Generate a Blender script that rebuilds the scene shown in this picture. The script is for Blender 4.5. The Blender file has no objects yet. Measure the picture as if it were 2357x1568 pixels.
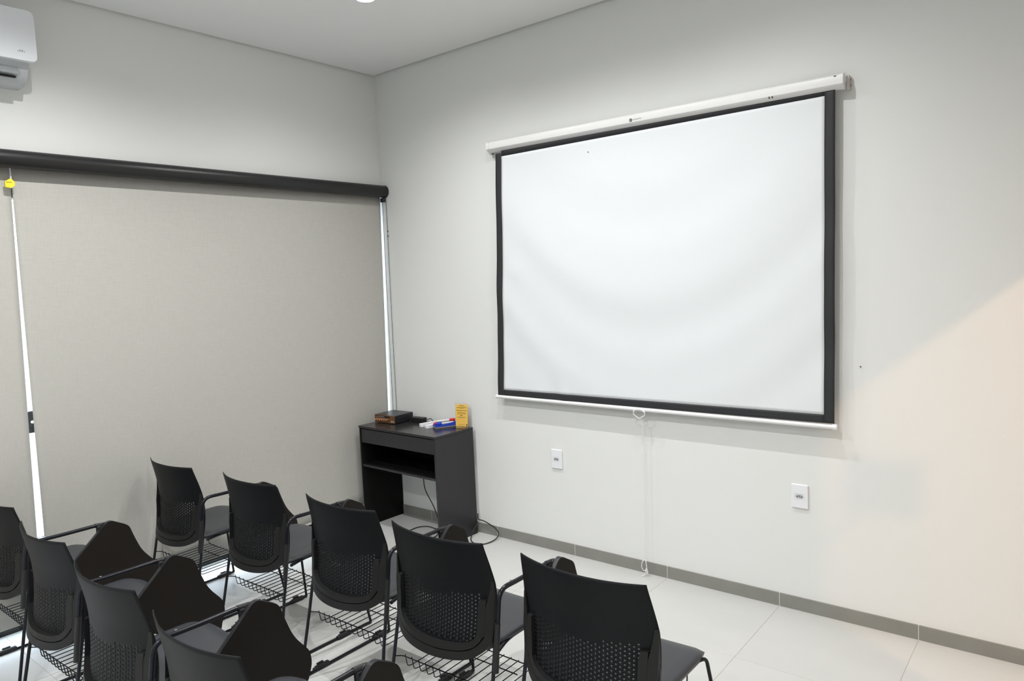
import bpy, math, random
from mathutils import Vector, Matrix, noise

random.seed(7)
SC = bpy.context.scene
COL = SC.collection

# ------------------------------------------------------------------ camera
cam_d = bpy.data.cameras.new('camera')
cam = bpy.data.objects.new('camera', cam_d); COL.objects.link(cam)
YAW, PITCH, ROLL = math.radians(-38.945), math.radians(-4.804), math.radians(-2.610)
F = Vector((math.sin(YAW)*math.cos(PITCH), math.cos(YAW)*math.cos(PITCH), math.sin(PITCH)))
R0 = Vector((math.cos(YAW), -math.sin(YAW), 0)); U0 = R0.cross(F)
RR = R0*math.cos(ROLL) + U0*math.sin(ROLL); UU = -R0*math.sin(ROLL) + U0*math.cos(ROLL)
M = Matrix((RR, UU, -F)).transposed().to_4x4(); M.translation = Vector((3.898, -3.427, 1.648))
cam.matrix_world = M
cam_d.sensor_width = 36; cam_d.lens = 1647.5/2357*36; cam_d.clip_start = .02
SC.camera = cam

# ------------------------------------------------------------------ colour, world, lights
SC.view_settings.view_transform = 'Standard'; SC.view_settings.look = 'None'
SC.view_settings.exposure = 0.0; SC.view_settings.gamma = 1.0
SC.view_settings.use_curve_mapping = False
W = bpy.data.worlds.new('world'); SC.world = W; W.use_nodes = True
bg = W.node_tree.nodes['Background']
bg.inputs[0].default_value = (0.80, 0.88, 1.0, 1); bg.inputs[1].default_value = 10.0

CEIL = 3.101
LAMP_W = 89.0
LAMP_COL = (1.0, 0.995, 0.985)
WARM_W = 100.0
LAMPS = [(1.03, -.93), (1.86, -.93), (2.70, -.93), (1.03, -2.30), (2.70, -2.30), (1.03, -3.85), (2.70, -3.85), (1.9, -5.3)]
for (lx, ly) in LAMPS:
    ld = bpy.data.lights.new('downlight_glow', 'SPOT'); ld.energy = LAMP_W*(.60 if ly > -1.5 else 1.32); ld.color = LAMP_COL
    ld.spot_size = math.radians(152); ld.spot_blend = 1.0; ld.shadow_soft_size = .012
    lo = bpy.data.objects.new('downlight_glow', ld); COL.objects.link(lo)
    lo.location = (lx, ly, CEIL-.012)
# warm lamp of the corridor beyond the doorway in the right wall
ld = bpy.data.lights.new('corridor_glow', 'POINT'); ld.energy = WARM_W; ld.color = (1.0, .60, .34)
ld.shadow_soft_size = .02
lo = bpy.data.objects.new('corridor_glow', ld); COL.objects.link(lo); lo.location = (5.34, -1.6, 2.885)

# ------------------------------------------------------------------ materials
def mat(name, color, rough=.6, metal=0.0, var=None, bump=None, spec=.5, trans=0.0, coat=0, emit=None, ior=1.45):
    """var=(scale, amount, stretch)  bump=(scale, strength, stretch)"""
    m = bpy.data.materials.new(name); m.use_nodes = True
    nt = m.node_tree; b = nt.nodes['Principled BSDF']
    b.inputs['Base Color'].default_value = (*color, 1); b.inputs['Roughness'].default_value = rough
    b.inputs['Metallic'].default_value = metal; b.inputs['Specular IOR Level'].default_value = spec
    b.inputs['Transmission Weight'].default_value = trans; b.inputs['IOR'].default_value = ior
    b.inputs['Coat Weight'].default_value = coat
    if emit: 
        b.inputs['Emission Color'].default_value = (*emit[0], 1); b.inputs['Emission Strength'].default_value = emit[1]
    tc = nt.nodes.new('ShaderNodeTexCoord')
    def nz(scale, stretch):
        mp = nt.nodes.new('ShaderNodeMapping'); mp.inputs['Scale'].default_value = stretch
        nt.links.new(tc.outputs['Object'], mp.inputs[0])
        n = nt.nodes.new('ShaderNodeTexNoise'); n.inputs['Scale'].default_value = scale
        n.inputs['Detail'].default_value = 5; nt.links.new(mp.outputs[0], n.inputs['Vector'])
        return n
    if var:
        n = nz(var[0], var[2] if len(var) > 2 else (1, 1, 1))
        mx = nt.nodes.new('ShaderNodeMix'); mx.data_type = 'RGBA'
        lo_ = [c*(1-var[1]) for c in color]; hi_ = [min(1, c*(1+var[1])) for c in color]
        mx.inputs[6].default_value = (*lo_, 1); mx.inputs[7].default_value = (*hi_, 1)
        nt.links.new(n.outputs[0], mx.inputs[0]); nt.links.new(mx.outputs[2], b.inputs['Base Color'])
    if bump:
        n = nz(bump[0], bump[2] if len(bump) > 2 else (1, 1, 1))
        bp = nt.nodes.new('ShaderNodeBump'); bp.inputs['Strength'].default_value = bump[1]
        bp.inputs['Distance'].default_value = .002
        nt.links.new(n.outputs[0], bp.inputs['Height']); nt.links.new(bp.outputs[0], b.inputs['Normal'])
    return m

M_WALL = mat("wall_paint", (.752, .762, .748), .62, var=(1.3, .012), bump=(260, .12))
M_CEIL = mat('ceiling_paint', (.82, .825, .825), .8, bump=(300, .06))
M_DARK = mat('ceiling_gap', (.25, .25, .24), .9)
M_TILE = mat('porcelain_tile', (.56, .565, .552), .32, var=(2.2, .07, (1, 2.2, 1)), bump=(60, .05))
M_GROUT = mat('grout', (.50, .45, .39), .9)
M_BASE = mat('skirting_tile', (.235, .235, .215), .45, var=(9, .12, (1, 1, 1)))
M_BGROUT = mat('skirting_grout', (.62, .61, .58), .9)
M_PLASTIC = mat('black_plastic', (.0055, .006, .0072), .50, bump=(420, .16), spec=.2)
M_FRAME = mat('frame_plastic', (.011, .0105, .0105), .5, bump=(420, .18), spec=.32)
M_SEAT = mat('seat_plastic', (.036, .039, .045), .42, bump=(420, .18), spec=.5)
M_TUBE = mat('black_lacquered_tube', (.005, .006, .010), .25, spec=.35)
M_TABLET = mat('tablet_laminate', (.014, .0115, .010), .6, bump=(200, .1), spec=.18)
M_TEDGE = mat('tablet_edge', (.014, .015, .018), .4, spec=.35)
M_CHROME = mat('chrome', (.7, .7, .72), .18, metal=1)
M_BLIND = mat('blind_fabric', (.50, .485, .44), .9, spec=.1)
M_BLACKALU = mat('black_aluminium', (.012, .012, .013), .38)
M_SCREEN = mat("screen_fabric", (.74, .77, .79), .75, spec=.2)
M_BORDER = mat('screen_border_black', (.022, .023, .026), .6)
M_WHITE = mat('white_enamel', (.80, .80, .80), .35)
M_DESK_SHADED = mat('desk_laminate_shaded', (.006, .006, .006), .6, spec=.15)  # darker copy of the desk laminate, niche shade put into its colour
M_AC_SHADED = mat('ac_plastic_shaded', (.50, .52, .54), .4)  # body greyer than the front panel: shade on it put into the colour
M_HEAD_SHADED = mat('head_board', (.38, .40, .46), .6)  # grey-blue with the shade behind the blinds put into the colour
M_WPLAST = mat('white_plastic', (.80, .81, .84), .35)
M_AC = mat('ac_plastic', (.74, .77, .80), .3)
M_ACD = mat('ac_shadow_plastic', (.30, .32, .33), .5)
M_ACB = mat('ac_black', (.01, .01, .01), .6)
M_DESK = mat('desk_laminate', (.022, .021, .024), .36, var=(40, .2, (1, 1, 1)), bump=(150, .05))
M_DTOP = mat('desk_top_laminate', (.022, .021, .023), .22, var=(60, .2, (1, 6, 1)))
M_GLASS = mat('door_glass', (.92, .96, .96), .0, trans=1.0, ior=1.05)
M_ACRYL = mat('acrylic', (.95, .96, .98), .04, trans=1.0, ior=1.2)
M_EXT = mat('exterior_render', (.82, .83, .84), .9, bump=(30, .3))
M_EXTF = mat('exterior_floor', (.74, .74, .74), .8)
M_YEL = mat('yellow_card', (.80, .50, .10), .5)
M_TAGY = mat('yellow_tag', (.86, .68, .04), .5)
M_INK = mat('ink', (.03, .025, .02), .7)
M_BLUE = mat('blue_plastic', (.015, .055, .48), .35)
M_RED = mat('red_plastic', (.62, .02, .03), .3)
M_FELT = mat('grey_felt', (.30, .30, .31), .95)
M_MARK = mat('marker_barrel', (.62, .63, .64), .35)
M_GOLD = mat('bronze_faceplate', (.22, .11, .045), .38, metal=.6)
M_COPPER = mat('copper_knob', (.85, .50, .34), .22, metal=.9)
M_AMP = mat('amp_metal', (.022, .023, .027), .34, metal=.3)
M_DISP = mat('amp_display', (.008, .008, .01), .15)
M_RUB = mat('black_rubber', (.010, .010, .011), .5)
M_CORD = mat('white_cord', (.78, .78, .76), .6)
M_CHAIN = mat('dark_chain', (.05, .06, .05), .5)
M_CLEAR = mat('clear_tape', (.60, .62, .72), .2)
M_HOLE = mat('socket_hole', (.01, .01, .01), .8)
M_SOCK = mat('socket_grey', (.42, .44, .47), .5)
M_LED = mat('lamp_lens', (1, .97, .9), .5, emit=((1, .96, .90), 30.0))
M_STEEL = mat('mounting_steel', (.55, .53, .50), .4, metal=.5)
M_RUST = mat('bracket_stain', (.20, .15, .09), .7)

# vertical/horizontal weave for the blinds
def weave(m, base):
    nt = m.node_tree; b = nt.nodes['Principled BSDF']; tc = nt.nodes.new('ShaderNodeTexCoord')
    outs = []
    for st in ((1, 60, 1.5), (1, 1.5, 60)):
        mp = nt.nodes.new('ShaderNodeMapping'); mp.inputs['Scale'].default_value = st
        nt.links.new(tc.outputs['Object'], mp.inputs[0])
        n = nt.nodes.new('ShaderNodeTexNoise'); n.inputs['Scale'].default_value = 12; n.inputs['Detail'].default_value = 3
        nt.links.new(mp.outputs[0], n.inputs['Vector']); outs.append(n)
    ad = nt.nodes.new('ShaderNodeMath'); ad.operation = 'ADD'
    nt.links.new(outs[0].outputs[0], ad.inputs[0]); nt.links.new(outs[1].outputs[0], ad.inputs[1])
    mr = nt.nodes.new('ShaderNodeMapRange'); mr.inputs[1].default_value = .6; mr.inputs[2].default_value = 1.4
    mr.inputs[3].default_value = .90; mr.inputs[4].default_value = 1.09
    nt.links.new(ad.outputs[0], mr.inputs[0])
    vm = nt.nodes.new('ShaderNodeVectorMath'); vm.operation = 'SCALE'; vm.inputs[0].default_value = base
    nt.links.new(mr.outputs[0], vm.inputs['Scale']); nt.links.new(vm.outputs[0], b.inputs['Base Color'])
weave(M_BLIND, (.465, .456, .424))

# ------------------------------------------------------------------ mesh helpers
class MB:
    def __init__(s): s.v = []; s.f = []; s.m = []; s.mats = []
    def mi(s, m):
        if m not in s.mats: s.mats.append(m)
        return s.mats.index(m)
    def add(s, vs, fs, m):
        o = len(s.v); s.v += [tuple(v) for v in vs]; k = s.mi(m)
        for f in fs: s.f.append([i+o for i in f]); s.m.append(k)
        return s
    def box(s, x0, x1, y0, y1, z0, z1, m, T=None):
        vs = [Vector((x, y, z)) for x in (x0, x1) for y in (y0, y1) for z in (z0, z1)]
        if T: vs = [T @ v for v in vs]
        return s.add(vs, [(0, 1, 3, 2), (4, 6, 7, 5), (0, 4, 5, 1), (2, 3, 7, 6), (0, 2, 6, 4), (1, 5, 7, 3)], m)
    def bbox(s, x0, x1, y0, y1, z0, z1, b, m, T=None):
        """box with chamfered edges"""
        import itertools
        vs = []; idx = {}
        X = (x0, x1); Y = (y0, y1); Z = (z0, z1)
        sg = (1, -1)
        for i, j, k in itertools.product((0, 1), repeat=3):
            for a in range(3):
                p = [X[i]+sg[i]*b, Y[j]+sg[j]*b, Z[k]+sg[k]*b]
                p[a] = (X[i], Y[j], Z[k])[a]
                idx[(i, j, k, a)] = len(vs); vs.append(Vector(p))
        fs = []
        for i in (0, 1):
            q = [(i, 0, 0), (i, 1, 0), (i, 1, 1), (i, 0, 1)]; fs.append([idx[(*c, 0)] for c in (q if i else q[::-1])])
            q = [(0, i, 0), (0, i, 1), (1, i, 1), (1, i, 0)]; fs.append([idx[(*c, 1)] for c in (q if i else q[::-1])])
            q = [(0, 0, i), (1, 0, i), (1, 1, i), (0, 1, i)]; fs.append([idx[(*c, 2)] for c in (q if i else q[::-1])])
        for i, j in itertools.product((0, 1), repeat=2):
            fs.append([idx[(i, j, 0, 0)], idx[(i, j, 1, 0)], idx[(i, j, 1, 1)], idx[(i, j, 0, 1)]])
            fs.append([idx[(i, 0, j, 0)], idx[(i, 1, j, 0)], idx[(i, 1, j, 2)], idx[(i, 0, j, 2)]])
            fs.append([idx[(0, i, j, 1)], idx[(1, i, j, 1)], idx[(1, i, j, 2)], idx[(0, i, j, 2)]])
        for i, j, k in itertools.product((0, 1), repeat=3): fs.append([idx[(i, j, k, a)] for a in range(3)])
        if T: vs = [T @ v for v in vs]
        return s.add(vs, fs, m)
    def tube(s, pts, r, m, n=8, caps=True, closed=False):
        pts = [Vector(p) for p in pts]; N = len(pts); rs = r if isinstance(r, (list, tuple)) else [r]*N
        tg = []
        for i in range(N):
            a = pts[(i-1) % N] if closed or i > 0 else pts[0]; b = pts[(i+1) % N] if closed or i < N-1 else pts[-1]
            t = (b-a); tg.append(t.normalized() if t.length > 1e-9 else Vector((0, 0, 1)))
        ref = Vector((0, 0, 1)) if abs(tg[0].z) < .9 else Vector((1, 0, 0))
        u = tg[0].cross(ref).normalized(); vs = []
        for i in range(N):
            u = (u - tg[i]*u.dot(tg[i])).normalized(); w = tg[i].cross(u)
            for k in range(n):
                a = 2*math.pi*k/n; vs.append(pts[i]+(u*math.cos(a)+w*math.sin(a))*rs[i])
        fs = []
        for i in range(N if closed else N-1):
            j = (i+1) % N
            for k in range(n):
                fs.append((i*n+k, i*n+(k+1) % n, j*n+(k+1) % n, j*n+k))
        if caps and not closed: fs += [tuple(range(n))[::-1], tuple(range((N-1)*n, N*n))]
        return s.add(vs, fs, m)
    def cyl(s, a, b, r, m, n=20): return s.tube([a, b], r, m, n)
    def prism(s, poly, axis, a, b, m, T=None, m2=None):
        """poly: 2D points in the plane across `axis`, extruded from a to b"""
        def P(q, t):
            return {'x': Vector((t, q[0], q[1])), 'y': Vector((q[0], t, q[1])), 'z': Vector((q[0], q[1], t))}[axis]
        n = len(poly); vs = [P(q, a) for q in poly]+[P(q, b) for q in poly]
        if T: vs = [T @ v for v in vs]
        s.add(vs, [tuple(range(n))[::-1], tuple(range(n, 2*n))], m)
        s.add(vs, [(i, (i+1) % n, n+(i+1) % n, n+i) for i in range(n)], m2 or m)
        return s
    def grid(s, fn, nu, nv, m, skip=None):
        vs = [fn(i/nu, j/nv) for j in range(nv+1) for i in range(nu+1)]
        fs = [(j*(nu+1)+i, j*(nu+1)+i+1, (j+1)*(nu+1)+i+1, (j+1)*(nu+1)+i)
              for j in range(nv) for i in range(nu) if not (skip and skip((i+.5)/nu, (j+.5)/nv))]
        return s.add(vs, fs, m)
    def build(s, name, parent=None, smooth=False, solid=None, bevel=None, off=-1):
        me = bpy.data.meshes.new(name); me.from_pydata(s.v, [], s.f)
        for m in s.mats: me.materials.append(m)
        me.polygons.foreach_set('material_index', s.m)
        me.update(); me.validate()
        if smooth:
            me.polygons.foreach_set('use_smooth', [True]*len(me.polygons))
            try: me.set_sharp_from_angle(angle=math.radians(smooth if smooth is not True else 40))
            except Exception: pass
        o = bpy.data.objects.new(name, me); COL.objects.link(o)
        if parent: o.parent = parent
        if solid:
            md = o.modifiers.new('solid', 'SOLIDIFY'); md.thickness = solid; md.offset = off
        if bevel:
            md = o.modifiers.new('bevel', 'BEVEL'); md.width = bevel; md.segments = 2; md.limit_method = 'ANGLE'
        return o

def fillet(pts, r, n=5):
    """round the inner corners of a polyline"""
    pts = [Vector(p) for p in pts]; out = [pts[0]]
    for i in range(1, len(pts)-1):
        p, a, b = pts[i], pts[i-1], pts[i+1]
        ri = r[i-1] if isinstance(r, (list, tuple)) else r
        d1 = (a-p); d2 = (b-p); L = min(ri, d1.length*.49, d2.length*.49)
        A = p+d1.normalized()*L; B = p+d2.normalized()*L
        for k in range(n+1):
            t = k/n; out.append(A*(1-t)**2+p*2*t*(1-t)+B*t*t)
    out.append(pts[-1]); return out

def rpoly(pts, r, n=4):
    """round the corners of a closed 2D polygon"""
    out = []; N = len(pts)
    for i in range(N):
        p = Vector(pts[i]); a = Vector(pts[i-1]); b = Vector(pts[(i+1) % N])
        ri = r[i] if isinstance(r, (list, tuple)) else r
        d1 = a-p; d2 = b-p; L = min(ri, d1.length*.45, d2.length*.45)
        A = p+d1.normalized()*L; B = p+d2.normalized()*L
        for k in range(n+1):
            t = k/n; q = A*(1-t)**2+p*2*t*(1-t)+B*t*t; out.append((q.x, q.y))
    return out

def spline(pts, n=8):
    P = [Vector(p) for p in pts]; P = [2*P[0]-P[1]]+P+[2*P[-1]-P[-2]]; out = []
    for i in range(1, len(P)-2):
        for k in range(n):
            t = k/n; a, b, c, d = P[i-1:i+3]
            out.append(.5*((2*b)+(c-a)*t+(2*a-5*b+4*c-d)*t*t+(3*b-a-3*c+d)*t**3))
    out.append(P[-2]); return out

def tag(o, label=None, cat=None, group=None, kind=None):
    if label: o['label'] = label
    if cat: o['category'] = cat
    if group: o['group'] = group
    if kind: o['kind'] = kind
    return o
def thing(name, label, cat, loc=(0, 0, 0), rz=0, group=None):
    o = bpy.data.objects.new(name, None); COL.objects.link(o); o.empty_display_size = .1
    o.location = loc; o.rotation_euler = (0, 0, rz)
    return tag(o, label, cat, group)
def copy_tree(o, parent=None):
    c = o.copy(); COL.objects.link(c)
    if parent: c.parent = parent
    for ch in list(o.children): copy_tree(ch, c)
    return c
def text_mesh(body, size, m, name, parent, loc, rot, ext=.0003, align='LEFT', bold=0):
    cu = bpy.data.curves.new('t', 'FONT'); cu.body = body; cu.size = size; cu.extrude = ext; cu.align_x = align
    cu.offset = bold
    t = bpy.data.objects.new('t', cu); COL.objects.link(t)
    dg = bpy.context.evaluated_depsgraph_get(); me = bpy.data.meshes.new_from_object(t.evaluated_get(dg))
    bpy.data.objects.remove(t); me.materials.clear(); me.materials.append(m)
    o = bpy.data.objects.new(name, me); COL.objects.link(o); o.parent = parent; o.location = loc; o.rotation_euler = rot
    return o

XR, YB = 4.37, -6.3          # right wall, back wall
OPZ = 2.30                    # height of the glazed opening
# ------------------------------------------------------------------ room shell
fl = MB().box(-.36, XR+.15, YB, 0, -.12, -.0012, M_GROUT).build('floor'); tag(fl, kind='structure')
tx = [-.345] + [.345+.6*k-.6 for k in range(0, 8)]
tx = [-.36, .345-.6] + [.345+.6*k for k in range(0, 7)] + [XR+.15]
ty = [0] + [-.585-.6*k for k in range(0, 10)]
ty = [y for y in ty if y > YB] + [YB]
def slab(w, d, cache={}):
    k = (round(w, 4), round(d, 4))
    if k not in cache:
        g = .0011; b = MB().bbox(g, w-g, g, d-g, -.004, 0, .0006, M_TILE)
        o = b.build('tile', fl); cache[k] = o.data; return o
    o = bpy.data.objects.new('tile', cache[k]); COL.objects.link(o); o.parent = fl; return o
for i in range(len(tx)-1):
    for j in range(len(ty)-1):
        if tx[i] < -.1 and False: continue
        o = slab(tx[i+1]-tx[i], ty[j]-ty[j+1]); o.location = (tx[i], ty[j+1], 0)

w = MB().box(-.36, XR+.15, 0, .15, -.12, 3.24, M_WALL).build('wall_front'); tag(w, kind='structure')
MB().cyl((3.114, -.0035, 1.195), (3.114, .001, 1.195), .0028, M_INK, 8).build('nail', bpy.data.objects['wall_front'])
# window wall: lintel above the opening and a pier far behind the camera
w = MB(); w.box(-.15, 0, YB, 0, OPZ, 3.24, M_WALL); w.box(-.15, 0, YB, -5.0, -.12, OPZ, M_WALL)
tag(w.build('wall_left'), kind='structure')
# right wall with the doorway
w = MB(); w.box(XR, XR+.15, YB, -1.05, -.12, 3.24, M_WALL); w.box(XR, XR+.15, -1.05, -.06, 2.225, 3.24, M_WALL)
w.box(XR, XR+.15, -.06, 0, -.12, 3.24, M_WALL)
tag(w.build('wall_right'), kind='structure')
tag(MB().box(-.36, XR+.15, YB-.15, YB, -.12, 3.24, M_WALL).build('wall_back'), kind='structure')
# corridor beyond the doorway
w = MB(); w.box(XR+.15, 7.2, -.002+.0, .15, -.12, 3.0, M_WALL); w.box(7.2, 7.35, -3.6, .15, -.12, 3.0, M_WALL)
w.box(XR+.15, 7.35, -3.75, -3.6, -.12, 3.0, M_WALL)
tag(w.build('wall_corridor'), kind='structure')
tag(MB().box(XR+.15, 7.35, -3.75, .15, -.12, 0, M_TILE).build('floor_corridor'), kind='structure')
tag(MB().box(XR+.15, 7.35, -3.75, .15, 2.9, 3.05, M_CEIL).build('ceiling_corridor'), kind='structure')
# ceiling: plasterboard sheet with an open shadow gap along the walls
g = .016
ce = MB().box(g, XR-g, YB+g, -g, CEIL, CEIL+.02, M_CEIL); ce.box(-.15, XR+.15, YB-.15, .15, CEIL+.08, CEIL+.13, M_DARK)
ceil = tag(ce.build('ceiling'), kind='structure')
# doorway frame
d = bpy.data.objects.new('door_1', None); COL.objects.link(d); d.location = (XR+.075, -.5, 0); tag(d, kind='structure')
MB().box(-.07, .07, -.550, -.546, 0, 2.225, M_WHITE).build('door_jamb', d)
MB().box(-.07, .07, .425, .44, 0, 2.225, M_WHITE).build('door_jamb', d)
MB().bbox(-.10, .03, -.412, -.400, 1.87, 1.97, .003, M_BLACKALU).build('shadow_blocker', d)  # unseen box added to cast a rectangular shadow in the warm light
MB().cyl((-.02, -.548, 1.92), (-.02, -.410, 1.92), .006, M_BLACKALU, 10).build('blocker_arm', d)  # added rod holding the shadow-casting box to the jamb

# skirting tiles along the screen wall
sk = MB().box(0, XR, -.0113, 0, 0, .066, M_BGROUT).build('baseboard_front'); tag(sk, kind='structure')
bx = [0, .345] + [.945+.6*k for k in range(0, 6)] + [XR]
bme = {}
for i in range(len(bx)-1):
    L = round(bx[i+1]-bx[i], 4)
    if L not in bme:
        o = MB().bbox(.0014, L-.0014, -.012, -.003, .0008, .0665, .0008, M_BASE).build('tile', sk); bme[L] = o.data
    else:
        o = bpy.data.objects.new('tile', bme[L]); COL.objects.link(o); o.parent = sk
    o.location = (bx[i], 0, 0)

# ------------------------------------------------------------------ glazed front behind the blinds
win = bpy.data.objects.new('window_1', None); COL.objects.link(win); win.location = (-.30, 0, 0); tag(win, kind='structure')
MB().box(-.04, .03, -5.0, 0, 0, .045, M_BLACKALU).build('bottom_track', win)
MB().box(-.04, .03, -5.0, 0, 2.167, 2.216, M_BLACKALU).build('top_track', win)
MB().box(-.03, .03, -5.0, 0, 2.228, 2.42, M_HEAD_SHADED).build('head_board', win)
pan = [(-1.13, -.012), (-2.175, -1.14), (-3.3, -2.185), (-4.98, -3.31)]
for a, b_ in pan:
    MB().box(-.004, .004, a, b_, .045, 2.167, M_GLASS).build('glass_pane', win)
lk = MB().bbox(.004, .022, -2.30, -2.14, .985, 1.096, .003, M_BLACKALU)
lk.cyl((.02, -2.185, 1.083), (.026, -2.185, 1.083), .006, M_BLACKALU, 12); lk.cyl((.02, -2.165, 1.0), (.026, -2.165, 1.0), .006, M_BLACKALU, 12)
lk.cyl((.02, -2.172, 1.043), (.034, -2.172, 1.043), .008, M_CHROME, 12)
lk.build('lock_plate', win)
# outside: terrace slab and the bright wall opposite
tag(MB().box(-3.0, -.36, -9, 2, -.15, -.01, M_EXTF).build('floor_terrace'), kind='structure')
ew = MB().box(-2.0, -1.85, -9, 2, -.15, 2.0, M_EXT)
ew.box(-1.85, -1.83, -9, 2, 0, .12, M_WHITE)
tag(ew.build('wall_terrace'), kind='structure')

# ------------------------------------------------------------------ blinds
def blind_x(z):                      # the cloth hangs off the rear of the roller and is pushed back at its foot
    t = (2.28-z)/2.15; return .004-.052*min(1, t*1.2)
def blind(name, y0, y1, zb, label, skew=0):
    t = thing(name, label, 'blind', ((blind_x(1.2)), (y0+y1)/2, 0), 0, 'fabric roller blinds over the glazed wall')
    cx, cy = t.location.x, t.location.y
    def fn(u, v):
        z = zb+(2.285-zb)*v; y = y0+(y1-y0+skew*v)*u
        amp = (1-v)**1.3
        dx = .0035*amp*math.sin((u*7+.4)*2.1+v*2.5)+.002*amp*math.sin(u*23+v*4)
        if u > .75: dx += .004*amp*math.sin((u-.75)*40)
        return Vector((blind_x(z)+dx-cx, y-cy, z))
    MB().grid(fn, 90, 24, M_BLIND).build('fabric', t, smooth=True, solid=.0012)
    MB().tube([(blind_x(zb)-cx, y0-cy, zb-.004), (blind_x(zb)-cx, y1-cy, zb-.004)], .007, M_BLIND, 8).build('hem_bar', t)
    return t
b1 = blind('roller_blind', -2.238, -.012, .125, 'wide beige fabric roller blind hanging between the narrow bright slit and the room corner')
b2 = blind('roller_blind', -4.6, -2.272, .125, 'beige fabric roller blind at the left picture edge, left of the bright slit', .031)
# bead chain at the right end of the near-corner blind
cx, cy = b1.location.x, b1.location.y
for yy, xx, nm in ((-.014, .030, 0), (-.006, .058, 1)):
    m = MB(); m.tube([(xx-cx, yy-cy, 2.25), (xx-.012-cx, yy-.001-cy, 1.4), (xx-.020-cx, yy-cy, .62)], .0017, M_CHAIN, 6)
    if nm:
        for zz in (2.035, 2.0): m.cyl((xx-cx, yy-cy, zz), (xx-cx, yy-cy, zz-.007), .0045, M_RUB, 8)
    m.build('chain', b1)
MB().bbox(.02-cx, .06-cx, -.030-cy, -.006-cy, 2.232, 2.262, .006, M_RUB).build('chain_guide', b1)
# black tube box running over both blinds
val = thing('blind_headbox', 'long black tubular blind box running across the wall above both beige blinds', 'blind box', (.048, -2.3, 2.305))
MB().tube([(0, -2.3, 0), (0, 2.288, 0)], .0415, M_BLACKALU, 28).build('tube_cover', val, smooth=True)
MB().tube([(0, 2.286, 0), (0, 2.294, 0)], .043, M_RUB, 28).build('end_cap', val, smooth=True)
# strip and yellow tag hanging in the slit
tg = thing('warning_tag', 'small folded yellow tag hanging on a clear strip under the black tube', 'tag', (.022, -2.256, 2.205))
MB().box(-.001, .001, .008, .014, -.03, .075, M_CLEAR).build('clear_strip', tg)
MB().prism(rpoly([(-.018, -.028), (.006, -.030), (.020, -.020), (.020, -.002), (.006, .014), (-.018, -.002)], .002, 2), 'x', .004, .016, M_TAGY).build('card', tg)
MB().box(.0162, .0168, -.014, .008, -.006, -.0045, M_INK).build('printed_line', tg)

# ------------------------------------------------------------------ air conditioner
ac = thing('air_conditioner', 'white wall-mounted split air conditioner high in the upper left corner', 'air conditioner', (0, -2.6, 2.63))
prof = rpoly([(.0, .0), (.09, -.002), (.135, .03), (.175, .085), (.075, .115), (.0, .1)], .008, 3)
MB().prism([(x, z) for x, z in [(0, .0), (.085, .0), (.12, .012), (.150, .050), (.185, .100), (.19, .30), (.0, .30)]], 'y', -.42, .425, M_AC_SHADED).build('body', ac, smooth=35)
# rounded front panel, its face toward the room
fp = rpoly([(-.43, .085), (.448, .085), (.448, .305), (-.43, .305)], .028, 5)
o = MB().prism([(y, z) for y, z in fp], 'x', .178, .212, M_AC).build('front_panel', ac, bevel=.006)
fl_ = MB(); T = Matrix.Translation((.158, 0, .060)) @ Matrix.Rotation(math.radians(-38), 4, 'Y')
fl_.bbox(-.0035, .0035, -.40, .385, -.040, .032, .002, M_ACD, T); fl_.build('air_flap', ac)
MB().box(.118, .146, -.40, .378, .018, .024, M_ACB, Matrix.Translation((0, 0, .004))).build('outlet_slot', ac)
lm = MB()
for k, (dy, h_) in enumerate(((0, .003), (.007, .008), (.016, .009), (.024, .004))): lm.box(.2118, .2124, .372+dy, .377+dy, .120, .120+h_, M_ACD)
tag(lm.build('logo_mark', ac), kind='stuff')

# ------------------------------------------------------------------ ceiling downlights
def downlight(x, y, lab):
    t = thing('downlight', lab, 'ceiling light', (x, y, CEIL), 0, 'recessed downlights in the ceiling')
    ring = [(.052+.006*math.cos(a), -.002+.004*math.sin(a)) for a in [k*math.pi/4 for k in range(8)]]
    n = 28; vs = []; fs = []
    for i in range(n):
        A = 2*math.pi*i/n
        for q, z in ring: vs.append((q*math.cos(A), q*math.sin(A), z))
    for i in range(n):
        for k in range(8): fs.append((i*8+k, ((i+1) % n)*8+k, ((i+1) % n)*8+(k+1) % 8, i*8+(k+1) % 8))
    MB().add(vs, fs, M_WHITE).build('trim_ring', t, smooth=True)
    MB().cyl((0, 0, -.0035), (0, 0, -.001), .047, M_LED, 24).build('lens', t)
    return t
labs = ['round recessed downlight at the top picture edge, nearest the room corner', 'round recessed downlight in front of the left half of the projection screen', 'round recessed downlight in front of the right half of the projection screen',
        'round recessed downlight over the left end of the first chair row', 'round recessed downlight over the right end of the first chair row',
        'round recessed downlight behind the chairs near the blinds', 'round recessed downlight above the photographer', 'round recessed downlight near the rear wall']
for (lx, ly), lab in zip(LAMPS, labs): downlight(lx, ly, lab)

# ------------------------------------------------------------------ projection screen
ps = thing('projection_screen', 'large white pull-down projection screen with black border on the right wall', 'projection screen', (2.05, 0, .93))
ox, oz = 2.05, .93
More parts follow.
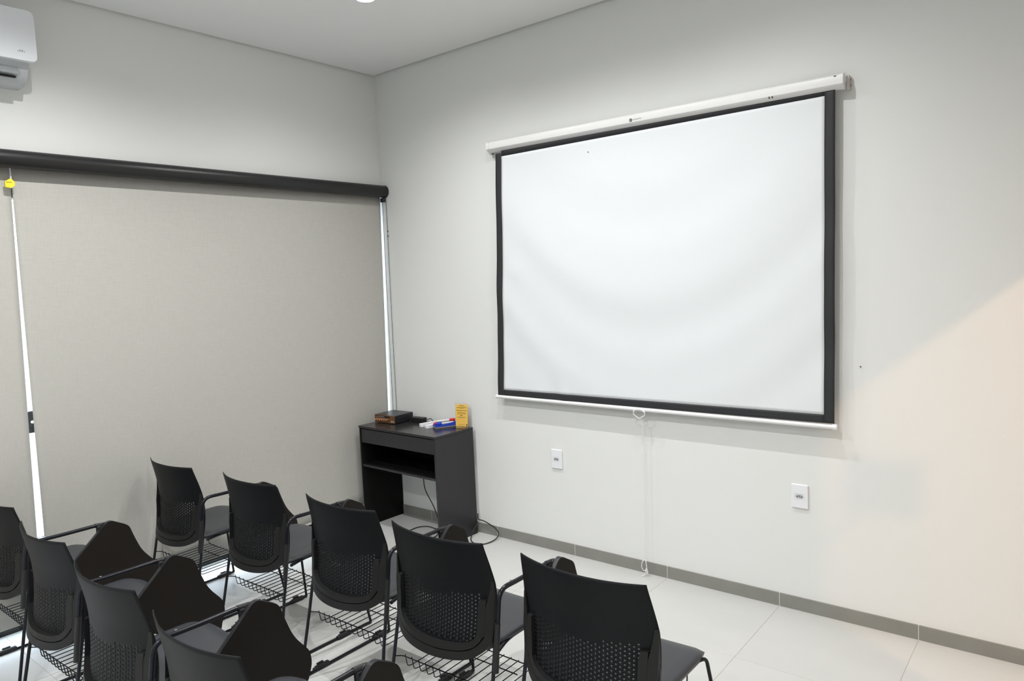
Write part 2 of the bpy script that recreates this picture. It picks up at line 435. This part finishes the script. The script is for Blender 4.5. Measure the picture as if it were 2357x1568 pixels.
# housing: rounded hexagonal section, along x
TILT = Matrix.Translation((0, 0, 1.51)) @ Matrix.Rotation(.008, 4, 'Y') @ Matrix.Translation((0, 0, -1.51))
def sect(e): return rpoly([(-.032, 1.545+e), (-.060, 1.545+e), (-.075-e, 1.535+e), (-.075-e, 1.501-e*.5), (-.050, 1.483-e), (-.032, 1.483-e)], .003, 2)
MB().prism(sect(0), 'x', 1.072-ox, 3.052-ox, M_WHITE, TILT).build('case', ps, smooth=15)
for xa, xb in ((1.056, 1.073), (3.051, 3.067)):
    MB().prism(sect(.0025), 'x', xa-ox, xb-ox, M_WHITE, TILT).build('end_cap', ps, smooth=15)
for xa, sg_ in ((3.067-ox, 1), (1.056-ox, -1)):
    x0, x1 = sorted((xa, xa+sg_*.016)); b = MB(); b.bbox(x0, x1, -.030, 0, 1.478, 1.540, .003, M_STEEL, TILT)
    b.cyl((x1+.0005 if sg_ > 0 else x0-.0005, -.017, 1.515), (xa, -.017, 1.515), .007, M_RUST, 10); b.cyl((x1+.0005 if sg_ > 0 else x0-.0005, -.015, 1.490), (xa, -.015, 1.490), .004, M_INK, 10)
    b.build('wall_bracket', ps)
MB().tube([(3.030-ox, -.0752, 1.526), (3.034-ox, -.0765, 1.5285), (3.040-ox, -.0752, 1.527)], .0016, M_INK, 6).build('hook', ps)
MB().box(2.750-ox, 2.754-ox, -.074, -.060, 1.488, 1.497, M_INK).build('scuff', ps)
MB().box(2.764-ox, 2.768-ox, -.074, -.060, 1.488, 1.497, M_INK).build('scuff', ps)
# logo: printed disc and lettering
lg = MB(); lg.cyl((2.042-ox, -.0750, 1.513), (2.042-ox, -.0757, 1.513), .0085, M_INK, 20); lg.build('logo_disc', ps)
text_mesh('GT', .0100, M_WHITE, 'logo_letters', ps, (2.042-ox, -.0759, 1.5093), (math.pi/2, 0, 0), .0001, 'CENTER')
text_mesh('GOLDENTEC', .0090, M_INK, 'logo_text', ps, (2.0515-ox, -.0752, 1.5100), (math.pi/2, 0, 0), .0001)
# cloth
TLx, TRx, BLx, BRx, ZT, ZB = 1.108, 3.030, 1.040, 3.016, 2.408, .938
def cloth(u, v):                      # u 0..1 left-right, v 0..1 bottom-top
    xl = BLx+(TLx-BLx)*v; xr = BRx+(TRx-BRx)*v
    x = xl+(xr-xl)*u; z = ZB+(ZT-ZB)*v
    uu = (u-.5)*2
    s = v-.42*uu*uu                    # smile-shaped folds
    fade = math.sin(math.pi*min(1, max(0, v)))**.5
    d = .0042*math.sin(s*15+1.0)*fade*max(0, 1-.3*abs(uu))
    d += .0024*math.sin(s*31+2.0+uu*1.5)*fade*max(0, 1-v)
    d += .004*math.exp(-((u-.07)/.03)**2-((v-.52)/.05)**2)
    k = math.exp(-((u-.235)/.035)**2-((v-.02)/.045)**2); d += .007*k*math.sin((u-.235)*60)
    return Vector((x-ox, -.052-d, z-oz))
bu, bv0, bv1 = .0225, .020, .014       # border widths in u, v (bottom), v (top)
u0, u1, v0, v1 = .024, .977, .026, .986
def patch(name, ua, ub, va, vb, nu, nv, m, mb=None, off=0):
    return (mb or MB()).grid(lambda u, v: cloth(ua+(ub-ua)*u, va+(vb-va)*v)+Vector((0, off, 0)), nu, nv, m)
patch('s', u0, u1, v0, v1, 110, 90, M_SCREEN).build('screen_surface', ps, smooth=180, solid=.0006)
bd = MB()
patch('b', 0, u0, 0, 1, 3, 90, M_BORDER, bd); patch('b', u1, 1, 0, 1, 3, 90, M_BORDER, bd)
patch('b', u0, u1, 0, v0, 110, 4, M_BORDER, bd); patch('b', u0, u1, v1, 1.04, 110, 3, M_BORDER, bd)
bd.build('screen_border', ps, smooth=180, solid=.0006)
MB().tube([(1.034-ox, -.052, 0), (3.020-ox, -.052, -.008)], .0105, M_WHITE, 14).build('bottom_bar', ps, smooth=True)
for xa, xb, zz in ((1.028, 1.040, 0), (3.008, 3.027, -.008)): MB().tube([(xa-ox, -.052, zz), (xb-ox, -.052, zz)], .0135, M_WPLAST, 14).build('bar_cap', ps, smooth=True)
hx = 2.032-ox
MB().tube(spline([(hx-.033, -.064, -.016), (hx-.020, -.068, -.004), (hx, -.070, .000), (hx+.020, -.068, -.004), (hx+.033, -.064, -.016)], 4), .005, M_WPLAST, 8).build('handle_grip', ps, smooth=True)
MB().tube(fillet([(hx-.033, -.064, -.012), (hx-.035, -.065, -.030), (hx-.004, -.065, -.050), (hx+.004, -.065, -.050), (hx+.035, -.065, -.030), (hx+.033, -.064, -.012)], .008), .0022, M_WHITE, 8).build('handle_loop', ps, smooth=True)
cp = [(hx, -.066, -.050), (hx+.010, -.060, -.060), (hx+.012, -.052, -.10), (hx+.012, -.044, -.35), (hx+.006, -.046, -.70), (hx+.000, -.050, -.835)]
cp2 = spline(cp, 8)+spline([(hx, -.050, -.835), (hx-.014, -.055, -.852), (hx-.017, -.056, -.882), (hx-.003, -.054, -.899), (hx+.010, -.052, -.880), (hx+.006, -.050, -.850), (hx+.004, -.048, -.838), (hx+.011, -.052, -.880), (hx+.019, -.054, -.904), (hx+.013, -.054, -.908), (hx+.008, -.055, -.885), (hx+.005, -.055, -.905), (hx-.001, -.06, -.920), (hx-.012, -.066, -.9265)], 6)[1:]
MB().tube(cp2, .0021, M_CORD, 6).build('pull_cord', ps, smooth=True)

MB().bbox(1.765-ox-.003, 1.765-ox+.003, -.0575, -.0565, 1.392, 1.396, .0003, M_INK).build('stain', ps)
# ------------------------------------------------------------------ wall outlets
def outlet(x, z, label):
    t = thing('wall_outlet', label, 'wall outlet', (x, 0, z), 0, 'white socket plates under the projection screen')
    MB().bbox(-.0395, .0395, -.010, 0, -.0585, .0585, .0035, M_WPLAST).build('cover_plate', t)
    b = MB(); b.box(-.0235, .0235, -.0112, -.0098, -.0145, .0125, M_WPLAST)
    b.prism([(-.021, 0), (-.012, .0095), (.012, .0095), (.021, 0), (.012, -.0095), (-.012, -.0095)], 'y', -.0118, -.0110, M_SOCK)
    b.box(-.0235, .0235, -.0113, -.0108, .0120, .0130, M_SOCK); b.box(-.0245, -.0235, -.0113, -.0108, -.013, .0130, M_SOCK)
    b.build('socket', t)
    b = MB()
    for dx, dz in ((-.0095, -.001), (0, .0022), (.0095, -.001)): b.cyl((dx, -.0125, dz), (dx, -.0116, dz), .0026, M_HOLE, 10)
    b.build('pin_holes', t)
outlet(1.4355, .5705, 'white wall socket plate left of the dangling pull cord')
outlet(2.846, .564, 'white wall socket plate below the right end of the screen')

# ------------------------------------------------------------------ desk
RZ = math.radians(-1.75)
dk = thing('desk', 'small black laminate desk with drawer front and open niche in the corner', 'desk', (.405, -.356, 0), RZ)
H, HW, D = .708, .375, .338      # local y 0 = front edge, D = back
MB().bbox(-HW-.002, HW+.002, -.004, D, H-.015, H, .001, M_DTOP).build('desk_top', dk)
for sx in (-1, 1): MB().bbox(min(sx*HW, sx*(HW-.015)), max(sx*HW, sx*(HW-.015)), 0, D, 0, H-.0155, .0008, M_DESK if sx > 0 else M_DESK_SHADED).build('side_panel', dk)
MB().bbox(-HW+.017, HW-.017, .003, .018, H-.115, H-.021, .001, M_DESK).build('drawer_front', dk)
MB().box(-HW+.015, HW-.015, D-.015, D-.001, .425, H-.016, M_DESK_SHADED).build('back_panel', dk)
MB().box(-HW+.015, HW-.015, .006, D-.016, .428, .440, M_DESK_SHADED).build('shelf', dk)
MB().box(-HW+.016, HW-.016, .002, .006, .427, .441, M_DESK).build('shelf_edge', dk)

# things on the desk
am = thing('amplifier', 'small black amplifier with bronze front and copper knobs on the desk', 'amplifier', (.146, -.128, .7083), math.radians(2))
AW, AD, AH = .098, .088, .058
MB().bbox(-AW, AW, -AD+.004, AD, .004, AH, .0015, M_AMP).build('housing', am)
MB().bbox(-AW, AW, -AD-.002, -AD+.004, .004, AH-.001, .001, M_GOLD).build('faceplate', am)
MB().box(-AW+.022, AW-.045, -AD-.0028, -AD-.0018, .040, .053, M_DISP).build('display', am)
for k in range(6): MB().tube([(-AW+.020+k*.0205, -AD-.002, .026), (-AW+.020+k*.0205, -AD-.016, .026)], [.0075, .006], M_COPPER, 12).build('knob', am, smooth=True)
for k in range(2): MB().tube([(AW-.030+k*.018, -AD-.002, .018), (AW-.030+k*.018, -AD-.004, .018)], .0065, M_STEEL, 12).build('jack', am)
for sx in (-1, 1):
    for sy in (-1, 1): MB().cyl((sx*.07, sy*.07, 0), (sx*.07, sy*.07, .005), .008, M_RUB, 10).build('foot', am)
tk = MB()
for k in range(9): tk.box(-AW+.026+k*.0085, -AW+.030+k*.0085, -AD-.0032, -AD-.0027, .043+.004*(k % 2), .0455+.004*(k % 2), M_WHITE)
tag(tk.build('panel_marks', am), kind='stuff')

pw = thing('power_adapter', 'black power adapter brick between the amplifier and the remotes', 'power adapter', (.322, -.062, .7083), math.radians(4))
MB().bbox(-.055, .055, -.024, .024, 0, .031, .003, M_RUB).build('brick', pw)
MB().tube(spline([(-.055, .006, .018), (-.075, .016, .026), (-.088, .014, .020), (-.100, .016, .012)], 5), .0022, M_RUB, 6).build('output_cable', pw, smooth=True)
MB().tube(spline([(.055, 0, .012), (.072, .012, .020), (.095, .018, .024), (.118, .012, .014), (.150, .020, .002)], 6), .0026, M_RUB, 6).build('input_cable', pw, smooth=True)

def remote(loc, rz, label, led):
    t = thing('remote_control', label, 'remote control', loc, rz, 'white remotes on the desk')
    pl = rpoly([(-.070, -.019), (.066, -.022), (.072, 0), (.066, .022), (-.070, .019)], .012, 4)
    MB().prism(pl, 'z', 0, .018, M_WPLAST).build('case', t, bevel=.005)
    if led:
        MB().box(.030, .052, -.009, .009, .0181, .0185, M_CLEAR).build('display', t)
        for k in range(3): MB().cyl((-.05+k*.02, 0, .018), (-.05+k*.02, 0, .0192), .004, M_RED if k == 0 else M_SOCK, 10).build('button', t)
    return t
remote((.474, -.112, .7083), math.radians(78), 'white remote control lying behind another remote, with buttons up', True)
remote((.540, -.130, .7083), math.radians(82), 'plain white remote control at the front, against the blue eraser', False)

er = thing('board_eraser', 'blue board eraser with marker tray lying at the right of the desk', 'eraser', (.618, -.110, .7083), math.radians(64))
MB().bbox(-.072, .072, -.024, .024, 0, .012, .002, M_FELT).build('felt_pad', er)
MB().prism(rpoly([(-.074, .010), (.074, .010), (.074, .034), (.058, .034), (.045, .030), (-.040, .020), (-.074, .024)], .003, 2), 'y', -.026, -.020, M_BLUE).build('tray', er)
tr = MB(); tr.prism(rpoly([(-.074, .010), (.074, .010), (.074, .034), (.058, .034), (.045, .030), (-.040, .020), (-.074, .024)], .003, 2), 'y', .020, .026, M_BLUE)
tr.box(-.073, .073, -.021, .021, .012, .018, M_BLUE); tr.box(.068, .074, -.021, .021, .012, .032, M_BLUE); tr.box(-.074, -.070, -.021, .021, .012, .022, M_BLUE)
tr.build('tray', er)
def marker(loc, mcap, label, rz, flip=1):
    t = thing('board_marker', label, 'marker', loc, rz, 'whiteboard markers on the eraser')
    MB().tube([(-.030, 0, 0), (.055, 0, 0), (.062, 0, 0)], [.0078, .0078, .004], M_MARK, 14).build('barrel', t, smooth=40)
    MB().tube([(-.068, 0, 0), (-.066, 0, 0), (-.026, 0, 0)], [.006, .0088, .0088], mcap, 14).build('cap', t, smooth=40)
    return t
e = Vector((.618, -.110, 0)); ea = math.radians(64); ax = Vector((math.cos(ea), math.sin(ea), 0)); px = Vector((-math.sin(ea), math.cos(ea), 0))
def onE(a, b, z): v = e+ax*a+px*b; return (v.x, v.y, .7083+z)
marker(onE(-.004, .012, .0275), M_RED, 'whiteboard marker with red cap at its near end', ea)
marker(onE(.000, -.010, .0275), M_BLUE, 'whiteboard marker with blue cap lying in the eraser tray', ea)
marker(onE(.006, .003, .0425), M_RED, 'whiteboard marker lying on top with its red cap at the far end', ea+math.pi)

sg = thing('sign_holder', 'clear acrylic stand holding a yellow printed card at the back of the desk', 'sign', (.722, -.058, .7083), math.radians(14))
MB().box(-.046, .046, -.0012, .0012, 0, .160, M_ACRYL, Matrix.Rotation(math.radians(-4), 4, 'X')).build('acrylic_front', sg)
MB().bbox(-.046, .046, -.060, .0, 0, .0022, .0005, M_ACRYL).build('acrylic_foot', sg)
T = Matrix.Rotation(math.radians(-4), 4, 'X') @ Matrix.Translation((0, -.0020, 0))
cd = MB().box(-.0445, .0445, -.0003, .0003, .004, .149, M_YEL, T).build('yellow_card', sg)
random.seed(3)
ink = MB()
def inkline(z, wd, h=.0016, c=0):
    x = c-wd/2
    while x < c+wd/2:
        L = random.uniform(.003, .009); ink.box(x, min(x+L, c+wd/2), -.0008, -.00035, z, z+h, M_INK, T); x += L+.0022
inkline(.138, .036, .003)
for z in (.129, .125): inkline(z, .072)
inkline(.121, .03)
for z in (.109, .105): inkline(z, .074)
for z in (.094, .089, .084): inkline(z, .062)
inkline(.073, .020, .004, -.002); inkline(.064, .066); inkline(.060, .048); inkline(.014, .050)
ink.box(.034, .041, -.0008, -.00035, .008, .020, M_INK, T)
tag(ink.build('printed_lines', sg), kind='stuff')

# cables under and beside the desk
cb = MB().tube(spline([(.320, -.050, .424), (.334, -.060, .306), (.381, -.090, .238), (.487, -.120, .142), (.555, -.150, .050), (.60, -.22, .008), (.594, -.298, .004), (.55, -.36, .004)], 8), .0032, M_RUB, 8)
tag(cb.build('power_cable', smooth=True), 'black cable dropping from the desk niche to the floor inside the desk legs', 'cable')
cb = MB().tube(spline([(.43, -.40, .0045), (.395, -.33, .0045), (.372, -.25, .0045), (.372, -.17, .0045), (.42, -.125, .0045), (.50, -.130, .0045), (.60, -.135, .0045), (.68, -.12, .0045)], 8), .0032, M_RUB, 8)
tag(cb.build('power_cable', smooth=True), 'black cable curving across the floor between the desk side panels', 'cable')
cb = MB().tube(spline([(.793, -.024, .13), (.797, -.026, .094), (.835, -.024, .090), (.884, -.024, .078), (.939, -.026, .060), (.975, -.036, .034), (.983, -.075, .012), (.975, -.140, .005), (.946, -.186, .004), (.90, -.190, .004), (.845, -.160, .005), (.812, -.115, .016), (.802, -.080, .040), (.799, -.040, .070)], 10), .0034, M_RUB, 8)
tag(cb.build('power_cable', smooth=True), 'black cable looping onto the floor at the right side of the desk', 'cable')

# ------------------------------------------------------------------ chairs
def lerp_tab(tab, z):
    if z <= tab[0][0]: return tab[0][1]
    for (a, va), (b, vb) in zip(tab, tab[1:]):
        if z <= b:
            t = (z-a)/(b-a); return va+(vb-va)*t
    return tab[-1][1]
WT = [(.38, .226), (.45, .230), (.55, .236), (.63, .238), (.655, .2375), (.80, .219)]
YC = [(.38, -.225), (.44, -.210), (.52, -.198), (.60, -.192), (.66, -.194), (.72, -.205), (.80, -.222)]
CV = [(.38, .060), (.50, .060), (.62, .056), (.72, .051), (.80, .046)]
def smooth_tab(tab, z):
    return (lerp_tab(tab, z-.02)+lerp_tab(tab, z)*2+lerp_tab(tab, z+.02))/4
def back_pt(x_frac, z, off=0):
    w_ = lerp_tab(WT, z); c = smooth_tab(CV, z)
    return Vector((x_frac*w_, smooth_tab(YC, z)+c*abs(x_frac)**2.2-off, z))
def zbot(u): return .388+.024*abs(u)**2+.055*abs(u)**8

def make_chair():
    t = thing('student_chair', 'x', 'chair')
    # --- backrest shell with real perforations
    NX, NZ = 38, 30
    mb = MB(); idx = {}
    def S(u, v):
        zb = zbot(u); z = zb+(.80-zb)*v
        return back_pt(u, z)
    def vid(i, j):
        if (i, j) not in idx: idx[(i, j)] = len(mb.v); mb.v.append(tuple(S(-1+2*i/NX, j/NZ)))
        return idx[(i, j)]
    k = mb.mi(M_PLASTIC)
    for i in range(NX):
        for j in range(NZ):
            c = [vid(i, j), vid(i+1, j), vid(i+1, j+1), vid(i, j+1)]
            u = -1+2*(i+.5)/NX; v = (j+.5)/NZ; z = S(u, v).z
            if abs(u) < .80 and zbot(u)+.052 < z < .60+.02*u*u and z > zbot(u*1.12)+.045:
                sh = .25 if i % 2 else -.25; hv = []
                ru = .0031/.236*NX/2; rv = .0034/.40*NZ
                for q in range(8):
                    a = math.pi/4*q
                    uu = -1+2*(i+.5+ru*math.cos(a))/NX; vv = (j+.5+sh+rv*math.sin(a)*.9)/NZ
                    hv.append(len(mb.v)); mb.v.append(tuple(S(uu, vv)))
                # corners at -135,-45,45,135 degrees -> hole verts 5,7,1,3
                hc = [5, 7, 1, 3]
                for q in range(4):
                    a, b = hc[q], hc[(q+1) % 4]; mid = (a+1) % 8
                    mb.f.append([c[q], c[(q+1) % 4], hv[b], hv[mid], hv[a]]); mb.m.append(k)
            else:
                mb.f.append(c); mb.m.append(k)
    mb.build('backrest', t, smooth=60, solid=.003, off=0)
    # --- backrest frame: side bands and the double lip round the bottom
    def band(in0, in1, off0, off1, name, bottom_only=False):
        m = MB(); prof = []
        pts = []
        zs = [.665-.0193*k for k in range(10)] if not bottom_only else [.60-.0150*k for k in range(9)]
        n = 36; seq = []
        for z in zs: seq.append((1.0, z))
        for a in range(n+1):
            u = math.cos(math.pi*a/n); seq.append((u, None))
        for z in zs[::-1]: seq.append((-1.0, z))
        rows = []
        for u, z in seq:
            def loc(inset, off):
                if z is not None:
                    zz = z; w_ = lerp_tab(WT, zz); uf = u*(1-inset/w_)
                    return back_pt(uf, zz, off)
                # on the bottom curve: inset along the inward normal (toward the centre above)
                zb = zbot(u); w_ = lerp_tab(WT, zb); x = u*w_
                du = 1e-3; t1 = Vector(((min(1, u+du))*w_, zbot(min(1, u+du)))); t0 = Vector(((max(-1, u-du))*w_, zbot(max(-1, u-du))))
                tn = (t1-t0).normalized(); nn = Vector((-tn.y, tn.x))
                q = Vector((x, zb))+nn*inset
                zz = q.y; return back_pt(max(-1.0, min(1.0, q.x/lerp_tab(WT, zz))), zz, off)
            dd = -.0045 if (bottom_only and z is not None) else 0
            kk = 1 if z is None else max(0.0, min(1.0, (.672-z)/.10))
            rows.append([loc(max(in0+dd, .001*(1-kk)), off0*kk), loc(max(in0+dd, .001*(1-kk)), .003+(off1-.003)*kk), loc(in0+(in1-in0)*(.35+.65*kk), .003+(off1-.003)*kk), loc(in0+(in1-in0)*(.35+.65*kk), off0*kk)])
        vs = [p for r_ in rows for p in r_]; fs = []
        for i in range(len(rows)-1):
            for q in range(4): fs.append((i*4+q, i*4+(q+1) % 4, (i+1)*4+(q+1) % 4, (i+1)*4+q))
        fs += [(0, 1, 2, 3), tuple((len(rows)-1)*4+q for q in (3, 2, 1, 0))]
        m.add(vs, fs, M_FRAME); return m.build(name, t, smooth=35)
    band(-.0015, .027, -.004, .018, 'back_frame')
    band(.0305, .050, .002, .019, 'frame_lip', True)
    # --- seat
    def seat(u, v):
        uu = -1+2*u; y = -.19+.430*v
        hw = .218-.022*max(0, (v-.75)/.25)**2-.03*max(0, (.2-v)/.2)**2
        x = uu*hw
        z = .447-.010*math.exp(-(uu/.6)**2)*(1-v*.5)
        z -= 4.0*max(0, y-.160)**2+.006*max(0, abs(uu)-.85)/.15
        return Vector((x, y, z))
    MB().grid(seat, 26, 26, M_SEAT).build('seat', t, smooth=180, solid=.014)
    sf = MB()
    for s in (-1, 1):
        sf.tube(fillet([(s*.232, -.135, .425), (s*.205, -.05, .424), (s*.205, .17, .422)], .05), .0075, M_TUBE, 8)
    sf.tube([(-.205, .12, .424), (.205, .12, .424)], .007, M_TUBE, 8); sf.tube([(-.205, -.06, .424), (.205, -.06, .424)], .007, M_TUBE, 8)
    sf.build('seat_frame', t, smooth=True)
    # --- legs, runners, clips
    for s in (-1, 1):
        MB().tube([(s*.2285, -.136, .640), (s*.2300, -.141, .56), (s*.2330, -.155, .44), (s*.238, -.187, .28), (s*.253, -.232, .045), (s*.2555, -.238, .024)], [.004, .0066, .0066, .0066, .0066, .0066], M_TUBE, 10).build('leg', t, smooth=True)
        MB().tube(fillet([(s*.205, .165, .422), (s*.216, .205, .418), (s*.264, .262, .010)], [.03]), .0062, M_TUBE, 10).build('leg', t, smooth=True)
        rn = fillet([(s*.2635, .2615, .014), (s*.264, .262, .0075), (s*.262, .225, .0075), (s*.2565, -.226, .0075), (s*.2555, -.239, .020), (s*.2555, -.238, .026)], .02)
        MB().tube(rn, .0066, M_TUBE, 10).build('floor_runner', t, smooth=True)
        for yc in ((.205, -.125) if s < 0 else (.105, -.155)):
            c = MB(); c.bbox(s*.262-.0105, s*.262+.0105, yc-.036, yc+.036, .0005, .021, .004, M_RUB)
            c.bbox(s*.262-.016, s*.262-.006, yc-.020, yc+.014, .018, .026, .002, M_RUB); c.cyl((s*.262, yc-.044, .010), (s*.262, yc-.036, .010), .0095, M_RUB, 10)
            c.build('floor_clip', t)
    # --- wire basket under the seat
    bk = bpy.data.objects.new('book_basket', None); COL.objects.link(bk); bk.parent = t
    MB().tube(fillet([(-.238, -.186, .284), (-.212, -.166, .284), (.19, -.150, .280), (.238, -.186, .284)], .01), .0022, M_TUBE, 6).build('cross_wire', bk)
    MB().tube([(-.205, .028, .2415), (.172, .028, .2415)], .0022, M_TUBE, 6).build('cross_wire', bk)
    MB().tube(fillet([(-.205, .100, .417), (-.212, .100, .2415), (.192, .100, .2415), (.200, .100, .417)], .012), .0022, M_TUBE, 6).build('cross_wire', bk)
    for k in range(12):
        x = -.203+k*.0352
        wz = fillet([(x, -.163, .290), (x+.004, -.158, .243), (x+.010, -.135, .244), (x+.006, .104, .2445)], .012)
        if k == 0: wm = MB().tube(wz, .0019, M_TUBE, 6).build('wire', bk)
        else:
            w2 = wm.copy(); COL.objects.link(w2); w2.parent = bk; w2.location = (k*.0352, 0, 0)
    return t

def add_arm(t):
    MB().tube(fillet([(.264, -.190, .385), (.264, -.155, .648), (.262, -.03, .643), (.258, .130, .641)], .045, 7), .0082, M_TUBE, 12).build('armrest', t, smooth=True)
    MB().tube([(.264, -.1905, .382), (.264, -.170, .54)], .0098, M_RUB, 12).build('arm_sleeve', t, smooth=40)
    tb = MB().prism(rpoly([(-.035, .478), (.160, .660), (.243, .612), (.263, .548), (.290, .478), (.349, .404), (.354, .355), (.325, .280), (.13, .340), (-.02, .440)],
                          [.02, .025, .02, .05, .08, .02, .02, .03, .08, .02], 5), 'x', .270, .288, M_TABLET, None, M_TEDGE).build('writing_tablet', t, bevel=.0015)
    br = MB(); br.tube([(.259, .150, .628), (.270, .150, .628)], .020, M_RUB, 18); br.bbox(.252, .270, .115, .165, .598, .640, .005, M_RUB)
    br.tube([(.258, .112, .6415), (.259, .150, .638)], .0095, M_RUB, 12)
    b = br.build('tablet_bracket', tb); tag(b, None)
    MB().cyl((.258, -.085, .6505), (.258, -.085, .6535), .004, M_CHROME, 8).build('arm_screw', t)
    return t

plain = make_chair()
armed = copy_tree(plain)
add_arm(armed)
R1 = [(.252, -1.565), (.912, -1.525), (1.580, -1.530), (2.157, -1.570)]
R2 = [(.205, -2.305), (.885, -2.350), (1.532, -2.393), (2.148, -2.422)]
lab1 = ['black mesh-back student chair at the left end of the front row, nearest the blinds',
        'black student chair second from the left in the front row, soft highlight on its back',
        'black student chair in the middle of the front row, before the left desk leg',
        'black student chair of the front row, directly left of the armless one',
        ]
lab2 = ['black student chair of the rear row cut off by the left picture edge',
        'black student chair of the rear row, just right of the bright slit',
        'black student chair of the rear row, third from the left',
        'black student chair nearest the camera, cut off by the bottom picture edge']
G1, G2 = 'front row student chairs', 'rear row student chairs'
first = True
for row, labs_, G in ((R1, lab1, G1), (R2, lab2, G2)):
    for (x, y), lb in zip(row, labs_):
        c = armed if first else copy_tree(armed); first = False
        c.location = (x, y, 0); tag(c, lb, 'chair', G)
plain.location = (2.750, -1.566, 0)
tag(plain, 'large black student chair without armrest at the right end of the front row', 'chair', G1)
